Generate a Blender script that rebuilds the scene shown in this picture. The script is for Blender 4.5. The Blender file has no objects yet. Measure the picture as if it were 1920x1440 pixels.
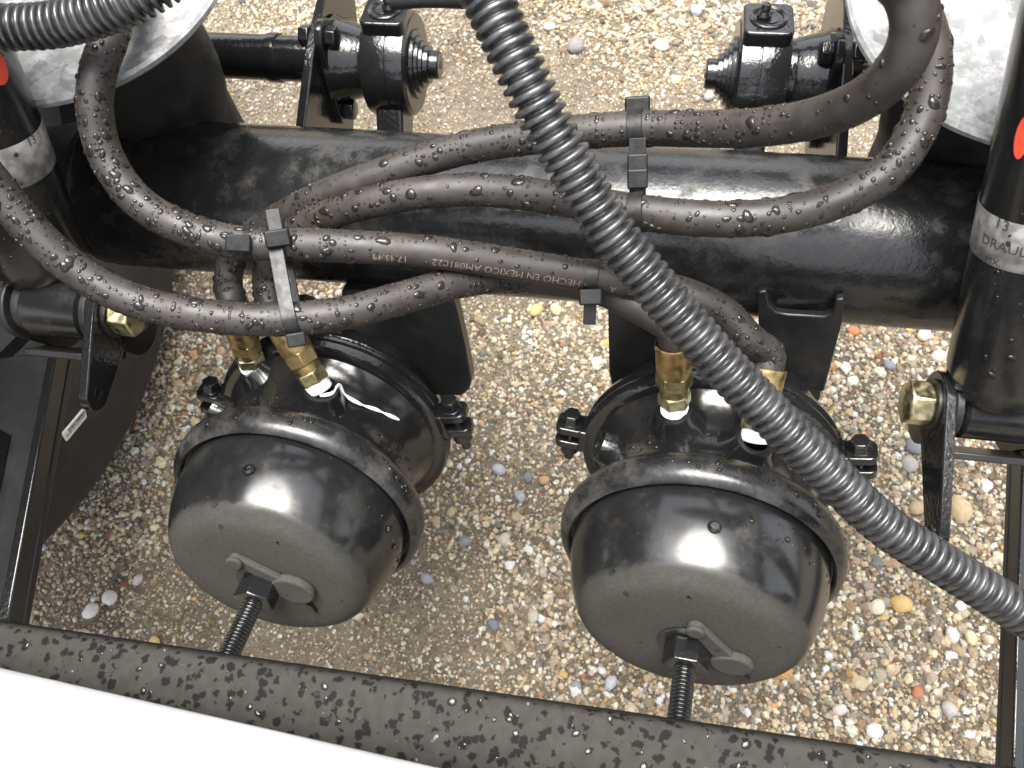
import bpy, bmesh, math, random
import numpy as np
from mathutils import Matrix, Vector

random.seed(7); rng = np.random.default_rng(7)
scn = bpy.context.scene
col = scn.collection
V = Vector; R = math.radians

# ------------------------------------------------------------------ camera
F_PX = 1507.0; CAM_H = 1.10
ex = V((.987, -.094, -.129)).normalized()           # axle direction seen in (right, up, forward)
ez = V((0, .342, -.940)); ez = (ez - ex*ez.dot(ex)).normalized()
def fwd2back(v): return V((v.x, v.y, -v.z))
exb, ezb = fwd2back(ex), fwd2back(ez)
eyb = ezb.cross(exb).normalized()
ROT = Matrix((exb, eyb, ezb))                       # camera axes (right, up, back) -> world
CAM = V((0, 0, CAM_H))
cd = bpy.data.cameras.new('camera'); cam = bpy.data.objects.new('camera', cd); col.objects.link(cam)
cam.matrix_world = Matrix.Translation(CAM) @ ROT.to_4x4()
cd.sensor_width = 36; cd.lens = 36*F_PX/1920; cd.clip_start = .02; cd.clip_end = 500
cd.dof.use_dof = True; cd.dof.focus_distance = .62; cd.dof.aperture_fstop = 13
scn.camera = cam
def cdir(px, py): return ROT @ V(((px-960)/F_PX, (720-py)/F_PX, -1.0))
def P(px, py, d): return CAM + cdir(px, py)*d
def G(px, py, z=0.0):
    r = cdir(px, py); return CAM + r*((z-CAM_H)/r.z)
def cvec(r, u, f): return (ROT @ V((r, u, -f))).normalized()

# ------------------------------------------------------------------ sky, sun, exposure
SUN_EL, SUN_AZ = R(84), R(-30)
w = bpy.data.worlds.new('World'); scn.world = w; w.use_nodes = True
nt = w.node_tree; bg = nt.nodes['Background']
sky = nt.nodes.new('ShaderNodeTexSky'); sky.sky_type = 'NISHITA'; sky.sun_disc = False
sky.sun_elevation = SUN_EL; sky.sun_rotation = SUN_AZ; sky.dust_density = 4.0; sky.air_density = 1.0; sky.ozone_density = .6
hs = nt.nodes.new('ShaderNodeHueSaturation'); hs.inputs['Saturation'].default_value = .3
nt.links.new(sky.outputs[0], hs.inputs['Color']); nt.links.new(hs.outputs[0], bg.inputs[0]); bg.inputs[1].default_value = .13
sl = bpy.data.lights.new('sun', 'SUN'); so = bpy.data.objects.new('sun', sl); col.objects.link(so)
sl.energy = 2.2; sl.angle = R(42); sl.color = (1, .96, .9)
sd = V((math.sin(SUN_AZ)*math.cos(SUN_EL), math.cos(SUN_AZ)*math.cos(SUN_EL), math.sin(SUN_EL)))
so.rotation_euler = sd.to_track_quat('Z', 'Y').to_euler()
scn.view_settings.view_transform = 'Standard'; scn.view_settings.look = 'None'
scn.view_settings.gamma = 1; scn.view_settings.use_curve_mapping = False
scn.view_settings.exposure = 2.05

# ------------------------------------------------------------------ materials
class NT:
    def __init__(s, name):
        s.m = bpy.data.materials.new(name); s.m.use_nodes = True; s.t = s.m.node_tree
        s.b = s.t.nodes['Principled BSDF']; s.o = s.t.nodes['Material Output']
        s.tc = None
    def n(s, typ, **kw):
        x = s.t.nodes.new(typ)
        for k, v in kw.items():
            if k.startswith('i_'):
                k2 = k[2:]; k2 = int(k2) if k2.isdigit() else k2.replace('_', ' ')
                s.put(x.inputs[k2], v)
            else: setattr(x, k, v)
        return x
    def put(s, sock, v):
        if hasattr(v, 'bl_idname') and hasattr(v, 'is_linked'): s.t.links.new(v, sock)
        else: sock.default_value = v
    def obj(s):
        if not s.tc: s.tc = s.t.nodes.new('ShaderNodeTexCoord')
        return s.tc.outputs['Object']
    def noise(s, scale, detail=4, rough=.55, vec=None):
        return s.n('ShaderNodeTexNoise', i_Vector=vec or s.obj(), i_Scale=scale, i_Detail=detail, i_Roughness=rough).outputs['Fac']
    def ramp(s, fac, a, b, ca=0., cb=1.):
        x = s.n('ShaderNodeMapRange', i_Value=fac, i_1=a, i_2=b, i_3=ca, i_4=cb); x.interpolation_type = 'SMOOTHSTEP'
        return x.outputs[0]
    def math(s, op, a, b=0., clamp=False):
        x = s.n('ShaderNodeMath', operation=op, i_0=a, i_1=b); x.use_clamp = clamp; return x.outputs[0]
    def mix(s, fac, a, b):
        x = s.n('ShaderNodeMix', data_type='RGBA'); s.put(x.inputs[0], fac); s.put(x.inputs[6], a); s.put(x.inputs[7], b)
        return x.outputs[2]
    def spots(s, scale, size=.35, keep=.5, warp=.35):
        """irregular drop marks: 1 inside a mark"""
        nz = s.n('ShaderNodeTexNoise', i_Vector=s.obj(), i_Scale=scale*1.6, i_Detail=2.0).outputs['Color']
        v = s.n('ShaderNodeVectorMath', operation='MULTIPLY_ADD', i_0=nz, i_1=(warp/scale*1.6,)*3, i_2=s.obj()).outputs[0]
        vo = s.n('ShaderNodeTexVoronoi', i_Vector=v, i_Scale=scale)
        sep = s.n('ShaderNodeSeparateColor', i_0=vo.outputs['Color'])
        rad = s.math('MULTIPLY', sep.outputs[1], size)
        inside = s.ramp(s.math('SUBTRACT', rad, vo.outputs['Distance']), 0., .05)
        on = s.math('LESS_THAN', sep.outputs[0], keep)
        return s.math('MULTIPLY', inside, on)
    def bump(s, h, strength, dist):
        x = s.n('ShaderNodeBump', i_Height=h, i_Strength=strength, i_Distance=dist); s.t.links.new(x.outputs[0], s.b.inputs['Normal'])

def rgba(c): return (c[0], c[1], c[2], 1.)
def paint(name, base=(.008, .0083, .0088), dust=.30, dcol=(.060, .056, .051), rough=.12, scale=30., spots=None, face=None, peel=.25, spotrough=0., spec=.55):
    """black gloss paint carrying road dust; face=(z0,z1,amount): dust coat on the end beyond local z"""
    k = NT(name)
    n1 = k.noise(scale, 6, .62); n2 = k.noise(scale*7, 3); n3 = k.noise(scale*.35, 3)
    d = k.math('MULTIPLY', k.ramp(n1, .42, .75), k.ramp(n3, .3, .65))
    d = k.math('MULTIPLY_ADD', k.ramp(n2, .45, .8), .35); k.t.nodes[-1].inputs[2].default_value = 0.
    dd = k.math('ADD', k.math('MULTIPLY', k.ramp(n1, .40, .78), k.ramp(n3, .28, .7)), k.math('MULTIPLY', k.ramp(n2, .5, .85), .22))
    dd = k.math('MULTIPLY', dd, dust, True)
    if face:
        sep = k.n('ShaderNodeSeparateXYZ', i_0=k.obj())
        zz = k.math('ADD', sep.outputs[2], k.math('MULTIPLY', k.math('SUBTRACT', n1, .5), face[3] if len(face) > 3 else .016))
        fd = k.math('MULTIPLY', k.ramp(zz, face[0], face[1]), face[2])
        fd = k.math('MULTIPLY', fd, k.ramp(n3, .1, .55, .72, 1.))
        dd = k.math('MAXIMUM', dd, fd)
    sp = None
    if spots:
        sp = k.spots(*spots); dd = k.math('MULTIPLY', dd, k.math('SUBTRACT', 1., k.math('MULTIPLY', sp, .92)), True)
    fine = k.ramp(k.noise(scale*25, 2), .72, .8, 0., .5)
    cdust = k.mix(k.ramp(k.noise(scale*16, 3), .25, .75), rgba([c*.85 for c in dcol]), rgba([c*1.12 for c in dcol]))
    c = k.mix(dd, rgba(base), cdust)
    c = k.mix(k.math('MULTIPLY', fine, min(1, dust*1.6)), c, (.32, .31, .29, 1))
    k.put(k.b.inputs['Base Color'], c)
    ro = k.ramp(k.math('ADD', dd, k.math('MULTIPLY', n2, .1)), .0, .8, rough, .78)
    if spotrough: ro = k.math('MAXIMUM', ro, k.math('MULTIPLY', sp, spotrough))
    k.put(k.b.inputs['Roughness'], ro)
    k.put(k.b.inputs['Specular IOR Level'], k.ramp(dd, .1, .8, spec, spec*.22) if spec > .2 else spec)
    h = k.math('ADD', k.math('MULTIPLY', k.noise(scale*4.5, 2), 1.), k.math('MULTIPLY', n2, .35))
    k.bump(h, peel, .0007)
    return k.m
def plain(name, c, rough=.5, metal=0., nscale=120., var=.3, bump=.15, dist=.0006, spec=.5):
    k = NT(name)
    n1 = k.noise(nscale, 5)
    k.put(k.b.inputs['Base Color'], k.mix(k.ramp(n1, .3, .7), rgba([x*(1-var) for x in c]), rgba([min(1, x*(1+var)) for x in c])))
    k.put(k.b.inputs['Roughness'], k.ramp(n1, .25, .75, max(.03, rough-.1), min(1, rough+.12)))
    k.b.inputs['Metallic'].default_value = metal; k.b.inputs['Specular IOR Level'].default_value = spec
    if bump: k.bump(k.noise(nscale*2, 3), bump, dist)
    return k.m
M = {}
M['paint'] = paint('black_gloss_paint', dust=.28)
M['axle'] = paint('axle_black_paint', dust=.55, rough=.19, scale=60, peel=.3)
M['cap'] = paint('spring_cap_paint', dcol=(.048, .045, .041), dust=.46, rough=.15, scale=24, face=(.047, .060, .95, .014), spots=(95., .36, .22), peel=.04)
M['rim'] = paint('flange_paint', dcol=(.075, .071, .066), dust=.8, rough=.24, scale=34)
M['body'] = paint('chamber_body_paint', dust=.30, rough=.15, scale=30, spots=(160., .38, .5), peel=.15)
M['beam'] = paint('beam_dusty_paint', base=(.004, .004, .004), spec=.10, dust=1.0, dcol=(.038, .0355, .032), rough=.5, scale=9, spotrough=.7, spots=(240., .62, .85, .8), face=(-9., -8., .8))
M['shock'] = paint('shock_paint', dust=.45, rough=.2, scale=28, spots=(150., .36, .6), peel=.2)
M['gloss'] = paint('wet_black_gloss', dust=.12, rough=.10, scale=60, peel=.35)
M['dark'] = paint('dull_black_steel', dust=.3, rough=.35, scale=22, peel=.3)
M['rubber'] = plain('bellows_rubber', (.014, .014, .014), .55, nscale=60, spec=.35)
M['tyre'] = plain('tyre_rubber', (.016, .0155, .015), .5, nscale=40, spec=.4)
M['hose'] = plain('hose_rubber', (.023, .0192, .0170), .52, nscale=70, var=.25, bump=.08)
M['loom'] = plain('conduit_plastic', (.024, .024, .0255), .30, nscale=90, var=.4, bump=.05, spec=1.0)
M['tie'] = plain('nylon_tie', (.008, .008, .008), .42, nscale=160, bump=.2, dist=.0008, spec=.35)
M['brass'] = plain('brass', (.43, .31, .145), .42, 1., nscale=160, var=.22)
M['zinc'] = plain('yellow_zinc', (.60, .54, .33), .34, 1., nscale=150, var=.25)
M['olive'] = plain('plated_brass', (.42, .37, .19), .38, 1., nscale=160, var=.25)
M['tape'] = plain('thread_tape', (.85, .85, .83), .6, nscale=300, var=.06)
M['white'] = plain('white_body_paint', (.80, .80, .80), .35, nscale=20, var=.03, bump=0)
M['sticker'] = plain('sticker_paper', (.70, .69, .62), .5, nscale=150, var=.06)
M['ink_shade'] = plain('black_ink_and_hole_shade', (.035, .035, .035), .5, nscale=150, var=.1, bump=0)  # lettering ink, also the black that paints shade inside holes
M['print'] = plain('hose_print', (.19, .16, .13), .6, nscale=500, var=.3, bump=0)
M['red'] = plain('red_sticker', (.62, .07, .035), .4, nscale=60, var=.1)
k = NT('label_foil'); n1 = k.noise(110, 5); n2 = k.noise(30, 3)
k.put(k.b.inputs['Base Color'], k.mix(k.ramp(n1, .35, .7), (.15, .15, .146, 1), (.38, .372, .35, 1)))
k.put(k.b.inputs['Roughness'], k.ramp(n2, .3, .7, .25, .55)); k.b.inputs['Metallic'].default_value = .35; k.bump(n1, .3, .0006); M['foil'] = k.m
k = NT('galvanised_steel'); n1 = k.noise(95, 6, .7); n2 = k.noise(22, 4)
vo = k.n('ShaderNodeTexVoronoi', i_Vector=k.obj(), i_Scale=70.).outputs['Color']
cc = k.mix(k.ramp(n1, .40, .66), (.11, .114, .118, 1), (.31, .317, .323, 1)); cc = k.mix(.18, cc, vo)
sat = k.n('ShaderNodeHueSaturation', i_Saturation=.06, i_Color=cc).outputs[0]
k.put(k.b.inputs['Base Color'], sat); k.b.inputs['Metallic'].default_value = .45
k.put(k.b.inputs['Roughness'], k.ramp(n2, .3, .7, .32, .6)); k.bump(n1, .35, .001); M['galv'] = k.m
k = NT('water'); k.b.inputs['Base Color'].default_value = (.15, .13, .115, 1); k.b.inputs['Roughness'].default_value = .02
k.b.inputs['IOR'].default_value = 1.38; k.b.inputs['Transmission Weight'].default_value = .93; M['water'] = k.m
k = NT('pebble'); at = k.n('ShaderNodeAttribute', attribute_name='tint')
n1 = k.noise(260, 4); n2 = k.noise(900, 2)
c = k.mix(k.ramp(n1, .3, .7, 0., .45), at.outputs['Color'], k.n('ShaderNodeHueSaturation', i_Value=.55, i_Color=at.outputs['Color']).outputs[0])
k.put(k.b.inputs['Base Color'], c); k.b.inputs['Roughness'].default_value = .72; k.b.inputs['Specular IOR Level'].default_value = .3
k.bump(k.math('ADD', n1, k.math('MULTIPLY', n2, .5)), .4, .0012); M['pebble'] = k.m
k = NT('sand'); n1 = k.noise(8, 6); n2 = k.noise(420, 4); vo = k.n('ShaderNodeTexVoronoi', i_Vector=k.obj(), i_Scale=230.)
n3 = k.noise(60, 4)
c = k.mix(k.ramp(n1, .35, .65), (.080, .065, .045, 1), (.17, .14, .098, 1)); c = k.mix(k.ramp(n2, .35, .7, 0., .55), c, (.27, .225, .16, 1))
c = k.mix(k.ramp(n3, .45, .7, 0., .5), c, (.075, .058, .040, 1))
k.put(k.b.inputs['Base Color'], c); k.b.inputs['Roughness'].default_value = .9
k.bump(k.math('ADD', k.math('MULTIPLY', vo.outputs['Distance'], -1.), n2), .9, .003); M['sand'] = k.m

# ------------------------------------------------------------------ building helpers
class MB:
    zmap = None                                             # optional remap of local z (proportions of the chambers)
    def __init__(s): s.v = []; s.f = []
    def add(s, vs, fs, mat=None):
        o = len(s.v)
        s.v += [tuple(mat @ V(q)) if mat else tuple(q) for q in vs]
        s.f += [tuple(i+o for i in f) for f in fs]; return s
    def box(s, c, h, mat=None):
        c = V(c); vs = [(c.x+a*h[0], c.y+b*h[1], c.z+d*h[2]) for a in (-1, 1) for b in (-1, 1) for d in (-1, 1)]
        return s.add(vs, [(0, 1, 3, 2), (4, 6, 7, 5), (0, 4, 5, 1), (2, 3, 7, 6), (0, 2, 6, 4), (1, 5, 7, 3)], mat)
    def lathe(s, prof, seg=48, mat=None, a0=0., a1=2*math.pi):
        """prof: (radius, z) from low z to high z, outward normals"""
        n = len(prof); full = abs(a1-a0-2*math.pi) < 1e-6; m = seg if full else seg+1; vs = []; fs = []
        for j in range(m):
            a = a0+(a1-a0)*j/seg
            for r, z in prof: vs.append((r*math.cos(a), r*math.sin(a), z))
        for j in range(seg):
            j2 = (j+1) % m
            for i in range(n-1):
                q = (j*n+i, j2*n+i, j2*n+i+1, j*n+i+1)
                fs.append(q)
        return s.add(vs, fs, mat)
    def prism(s, poly, z0, z1, mat=None):
        n = len(poly); vs = [(x, y, z0) for x, y in poly]+[(x, y, z1) for x, y in poly]
        fs = [tuple(range(n-1, -1, -1)), tuple(range(n, 2*n))]+[(i, (i+1) % n, n+(i+1) % n, n+i) for i in range(n)]
        return s.add(vs, fs, mat)
    def hexa(s, r, z0, z1, mat=None, ch=.12, n=6, rot=0.):
        c = r*ch; rr = [(r*(1-ch), z0), (r, z0+c*.5), (r, z1-c*.5), (r*(1-ch), z1)]
        prof = [(0, z0)]+rr+[(0, z1)]; return s.lathe(prof, n, (mat or Matrix()) @ Matrix.Rotation(rot, 4, 'Z'))
    def tube(s, pts, r, seg=24, cap=True, rad=None):
        fr = frames(pts); vs = []; fs = []; n = len(pts)
        for i, (p, t, u, b) in enumerate(fr):
            ri = rad[i] if rad is not None else r
            for j in range(seg):
                a = 2*math.pi*j/seg; q = p+(u*math.cos(a)+b*math.sin(a))*ri; vs.append(tuple(q))
        for i in range(n-1):
            for j in range(seg):
                j2 = (j+1) % seg; fs.append((i*seg+j, i*seg+j2, (i+1)*seg+j2, (i+1)*seg+j))
        if cap: fs += [tuple(range(seg-1, -1, -1)), tuple(range((n-1)*seg, n*seg))]
        return s.add(vs, fs)
    def build(s, name, mat, parent=None, world=False, bevel=0., sharp=35, parts_kind=None):
        me = bpy.data.meshes.new(name)
        vs = s.v if not (MB.zmap and not world) else [(q[0], q[1], MB.zmap(q[2])) for q in s.v]
        if parent is not None and world:
            inv = parent.matrix_world.inverted(); vs = [tuple(inv @ V(q)) for q in vs]
        me.from_pydata(vs, [], s.f); me.validate()
        bm = bmesh.new(); bm.from_mesh(me); bmesh.ops.remove_doubles(bm, verts=bm.verts, dist=1e-6)
        bmesh.ops.recalc_face_normals(bm, faces=bm.faces); bm.to_mesh(me); bm.free()
        me.shade_smooth(); me.set_sharp_from_angle(angle=R(sharp))
        me.materials.append(M[mat] if isinstance(mat, str) else mat)
        o = bpy.data.objects.new(name, me); col.objects.link(o)
        if parent is not None: o.parent = parent
        if bevel:
            b = o.modifiers.new('bevel', 'BEVEL'); b.width = bevel; b.segments = 2; b.limit_method = 'ANGLE'; b.angle_limit = R(40); b.harden_normals = False
        return o
def frames(pts):
    out = []; n = len(pts); u = None
    for i in range(n):
        t = (pts[min(i+1, n-1)]-pts[max(i-1, 0)]).normalized()
        if u is None: u = (V((0, 0, 1))-t*t.z).normalized() if abs(t.z) < .9 else (V((0, 1, 0))-t*t.y).normalized()
        else: u = (u-t*u.dot(t)).normalized()
        out.append((pts[i], t, u, t.cross(u)))
    return out
def spline(ctrl, step=.004):
    pts = [V(p) for p in ctrl]; pts = [pts[0]*2-pts[1]]+pts+[pts[-1]*2-pts[-2]]; dense = []
    for i in range(1, len(pts)-2):
        p0, p1, p2, p3 = pts[i-1:i+3]
        t0 = 0; t1 = (p1-p0).length**.5; t2 = t1+(p2-p1).length**.5; t3 = t2+(p3-p2).length**.5
        for j in range(24):
            t = t1+(t2-t1)*j/24
            a1 = p0*((t1-t)/t1)+p1*(t/t1); a2 = p1*((t2-t)/(t2-t1))+p2*((t-t1)/(t2-t1)); a3 = p2*((t3-t)/(t3-t2))+p3*((t-t2)/(t3-t2))
            b1 = a1*((t2-t)/t2)+a2*(t/t2); b2 = a2*((t3-t)/(t3-t1))+a3*((t-t1)/(t3-t1))
            dense.append(b1*((t2-t)/(t2-t1))+b2*((t-t1)/(t2-t1)))
    dense.append(pts[-2])
    for _ in range(12):                                   # relax kinks
        dense = [dense[0]]+[(dense[i-1]+dense[i]*2+dense[i+1])/4 for i in range(1, len(dense)-1)]+[dense[-1]]
    return resample(dense, step)
def resample(d, step):
    L = [0.]
    for a, b in zip(d, d[1:]): L.append(L[-1]+(b-a).length)
    n = max(2, int(L[-1]/step)); out = []; j = 0
    for i in range(n+1):
        s = L[-1]*i/n
        while j < len(d)-2 and L[j+1] < s: j += 1
        f = (s-L[j])/max(1e-9, L[j+1]-L[j]); out.append(d[j].lerp(d[j+1], min(1, max(0, f))))
    return out
def basis(o, z, up):
    z = V(z).normalized(); y = V(up)-z*V(up).dot(z); y.normalize(); x = y.cross(z)
    m = Matrix((x, y, z)).transposed().to_4x4(); m.translation = V(o); return m
def tag(o, label, cat=None, group=None, kind=None):
    if label: o['label'] = label
    if cat: o['category'] = cat
    if group: o['group'] = group
    if kind: o['kind'] = kind
    return o
def thing(name, label, cat, m=None, group=None):
    o = bpy.data.objects.new(name, None); col.objects.link(o); o.empty_display_size = .02
    if m is not None: o.matrix_world = m if isinstance(m, Matrix) else Matrix.Translation(V(m))
    return tag(o, label, cat, group)
def zto(a, b, up=(0, 0, 1)):
    d = V(b)-V(a)
    if abs(d.normalized().dot(V(up))) > .95: up = (0, 1, 0)
    return basis(a, d, up)
def rounded(w, h, r, n=5):
    out = []
    for cx, cy, a in ((w-r, h-r, 0), (-w+r, h-r, 90), (-w+r, -h+r, 180), (w-r, -h+r, 270)):
        for i in range(n+1):
            t = R(a+90*i/n); out.append((cx+r*math.cos(t), cy+r*math.sin(t)))
    return out
def capsule(a, b, ra, rb, n=10):
    a = V(a).to_2d(); b = V(b).to_2d(); th = math.atan2(b.y-a.y, b.x-a.x); out = []
    for i in range(n+1):
        t = th-math.pi/2+math.pi*i/n; out.append((b.x+rb*math.cos(t), b.y+rb*math.sin(t)))
    for i in range(n+1):
        t = th+math.pi/2+math.pi*i/n; out.append((a.x+ra*math.cos(t), a.y+ra*math.sin(t)))
    return out
def hit_cyl(px, py, O, A, r):
    d = cdir(px, py); o = CAM-O
    dp = d-A*d.dot(A); op = o-A*o.dot(A)
    a = dp.dot(dp); b = 2*dp.dot(op); c = op.dot(op)-r*r; D = max(0., b*b-4*a*c)
    t = (-b-math.sqrt(D))/(2*a); p = CAM+d*t; z = (p-O).dot(A)
    return p, z, (p-O-A*z).normalized()
def hit_plane(px, py, O, N):
    d = cdir(px, py); return CAM+d*((O-CAM).dot(N)/d.dot(N))
def text_mesh(txt, size, font_offset=0.):
    c = bpy.data.curves.new('t', 'FONT'); c.body = txt; c.size = size; c.resolution_u = 2; c.offset = font_offset
    o = bpy.data.objects.new('t', c); col.objects.link(o); bpy.context.view_layer.update()
    me = bpy.data.meshes.new_from_object(o.evaluated_get(bpy.context.evaluated_depsgraph_get()))
    bpy.data.objects.remove(o); bpy.data.curves.remove(c)
    bm = bmesh.new(); bm.from_mesh(me)
    bmesh.ops.triangulate(bm, faces=bm.faces); bmesh.ops.subdivide_edges(bm, edges=[e for e in bm.edges if e.calc_length() > size*.25], cuts=1)
    vs = [v.co.copy() for v in bm.verts]; fs = [tuple(v.index for v in f.verts) for f in bm.faces]; bm.free(); bpy.data.meshes.remove(me)
    return vs, fs

# ------------------------------------------------------------------ ground
g = MB(); n = 40
for i in range(n+1):
    for j in range(n+1): g.v.append((-12+24*i/n, -12+24*j/n, 0))
g.f = [(i*(n+1)+j, (i+1)*(n+1)+j, (i+1)*(n+1)+j+1, i*(n+1)+j+1) for i in range(n) for j in range(n)]
ground = tag(g.build('ground', 'sand'), 'wet sandy ground under loose pebbles', kind='structure')

PAL = np.array([(.50, .45, .36), (.60, .56, .49), (.40, .33, .235), (.30, .235, .155), (.235, .21, .175), (.19, .18, .165), (.13, .13, .127),
                (.088, .09, .092), (.19, .135, .082), (.14, .10, .066), (.36, .20, .08), (.42, .29, .10), (.22, .085, .05), (.33, .295, .245), (.25, .195, .135), (.095, .075, .056)])
PW = np.array([16, 10, 17, 14, 12, 7, 4, 1.6, 9, 6, 1.0, .9, .4, 15, 13, 5]); PW = PW/PW.sum()
def ico(sub):
    bm = bmesh.new(); bmesh.ops.create_icosphere(bm, subdivisions=sub, radius=1.)
    v = np.array([x.co[:] for x in bm.verts]); f = np.array([[x.index for x in q.verts] for q in bm.faces]); bm.free(); return v, f
def octa():
    v = np.array([(1, 0, 0), (-1, 0, 0), (0, 1, 0), (0, -1, 0), (0, 0, 1), (0, 0, -1)], float)
    f = np.array([(0, 2, 4), (2, 1, 4), (1, 3, 4), (3, 0, 4), (2, 0, 5), (1, 2, 5), (3, 1, 5), (0, 3, 5)]); return v, f
def value_noise(x, y, cell, seed):
    r = np.random.default_rng(seed); t = r.random((64, 64)); fx = x/cell+500; fy = y/cell+500
    i = np.floor(fx).astype(int); j = np.floor(fy).astype(int); u = fx-i; v = fy-j; u = u*u*(3-2*u); v = v*v*(3-2*v)
    a = t[i % 64, j % 64]; b = t[(i+1) % 64, j % 64]; c = t[i % 64, (j+1) % 64]; d = t[(i+1) % 64, (j+1) % 64]
    return (a*(1-u)+b*u)*(1-v)+(c*(1-u)+d*u)*v
def coarse(x, y):
    """how stony (1) or sandy (0) the ground is"""
    q = .5*value_noise(x, y, .38, 2972)+.3*value_noise(x, y, .16, 4)+.2*value_noise(x, y, .06, 5)
    return np.clip((q-.32)/.34+.10*np.clip((x+.25)/.6, -1, 1)+.12, 0, 1)
def rotmats(n):
    q = rng.normal(size=(n, 4)); q /= np.linalg.norm(q, axis=1)[:, None]; w_, x, y, z = q.T
    return np.stack([1-2*(y*y+z*z), 2*(x*y-z*w_), 2*(x*z+y*w_), 2*(x*y+z*w_), 1-2*(x*x+z*z), 2*(y*z-x*w_), 2*(x*z-y*w_), 2*(y*z+x*w_), 1-2*(x*x+y*y)], 1).reshape(n, 3, 3)
def pebble_batch(tv, tf, x, y, z, r, colr):
    n = len(x); k_ = len(tv)
    v = tv[None]*(1+rng.normal(0, .13, (n, k_, 1)))
    v = v*rng.uniform(.62, 1.15, (n, 1, 3)); v = np.einsum('nij,nkj->nki', rotmats(n), v)
    v *= r[:, None, None]; v[:, :, 2] *= .72
    v += np.stack([x, y, z], 1)[:, None, :]
    f = tf[None]+(np.arange(n)*k_)[:, None, None]
    return v.reshape(-1, 3), f.reshape(-1, 3), np.repeat(colr, k_, 0)
def np_mesh(name, v, f, c, mat):
    me = bpy.data.meshes.new(name); me.vertices.add(len(v)); me.vertices.foreach_set('co', v.astype(np.float32).ravel())
    me.loops.add(f.size); me.loops.foreach_set('vertex_index', f.astype(np.int32).ravel()); me.polygons.add(len(f))
    me.polygons.foreach_set('loop_start', (np.arange(len(f))*3).astype(np.int32)); me.update(calc_edges=True)
    a = me.attributes.new('tint', 'FLOAT_COLOR', 'POINT'); a.data.foreach_set('color', np.concatenate([c, np.ones((len(c), 1))], 1).astype(np.float32).ravel())
    me.shade_smooth(); me.materials.append(mat); return me
def tints(n):
    g0 = PAL[rng.choice(len(PAL), n, p=PW)]; g0 = g0*.9+g0.mean(1, keepdims=True)*.1; c = g0*rng.uniform(.80, 1.45, (n, 1))*rng.uniform(.96, 1.04, (n, 3)); return np.clip(c, .01, .8)
X0, X1, Y0, Y1 = -1.08, 1.02, -.32, 1.42
parts = []
def seen_ground(x, y):
    p_ = np.stack([x, y, np.full_like(x, -CAM_H)], 1) @ np.array(ROT); return (np.abs(p_[:, 0]/-p_[:, 2]*F_PX) < 1330) & (np.abs(p_[:, 1]/-p_[:, 2]*F_PX) < 1050)
def scatter(n, tv, tf, rmed, sig, rmax, keep, sink):
    x = rng.uniform(X0, X1, n); y = rng.uniform(Y0, Y1, n); q = coarse(x, y); ok = rng.random(n) < keep(q); ok &= seen_ground(x, y); x, y, q = x[ok], y[ok], q[ok]
    r = np.minimum(rmed*np.exp(rng.normal(0, sig, len(x)))*(.72+.5*q), rmax)
    damp = .82+.54*(.6*value_noise(x, y, .30, 8)+.4*value_noise(x, y, .09, 9))
    parts.append(pebble_batch(tv, tf, x, y, r*sink, r, np.clip(tints(len(x))*damp[:, None]*np.array([[.95, .90, .80]]), .01, .52)))
i1v, i1f = ico(1); i2v, i2f = ico(2); ov, of_ = octa()
scatter(175000, ov, of_, .0018, .35, .0034, lambda q: 1.05-.45*q, .35)
scatter(150000, i1v, i1f, .0024, .30, .005, lambda q: .42+.55*q, .30)
scatter(36000, i1v, i1f, .0036, .28, .0072, lambda q: .08+.70*q, .28)
scatter(1100, i2v, i2f, .0066, .24, .011, lambda q: .10+.70*q, .25)
vv = []; ff = []; cc_ = []; o = 0
for v_, f_, c_ in parts: vv.append(v_); ff.append(f_+o); cc_.append(c_); o += len(v_)
gm = np_mesh('gravel', np.concatenate(vv), np.concatenate(ff), np.concatenate(cc_), M['pebble'])
gm.shade_flat(); gravel = bpy.data.objects.new('gravel', gm); col.objects.link(gravel)
tag(gravel, 'loose wet pea gravel spread over the ground', 'gravel', kind='stuff')
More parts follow.
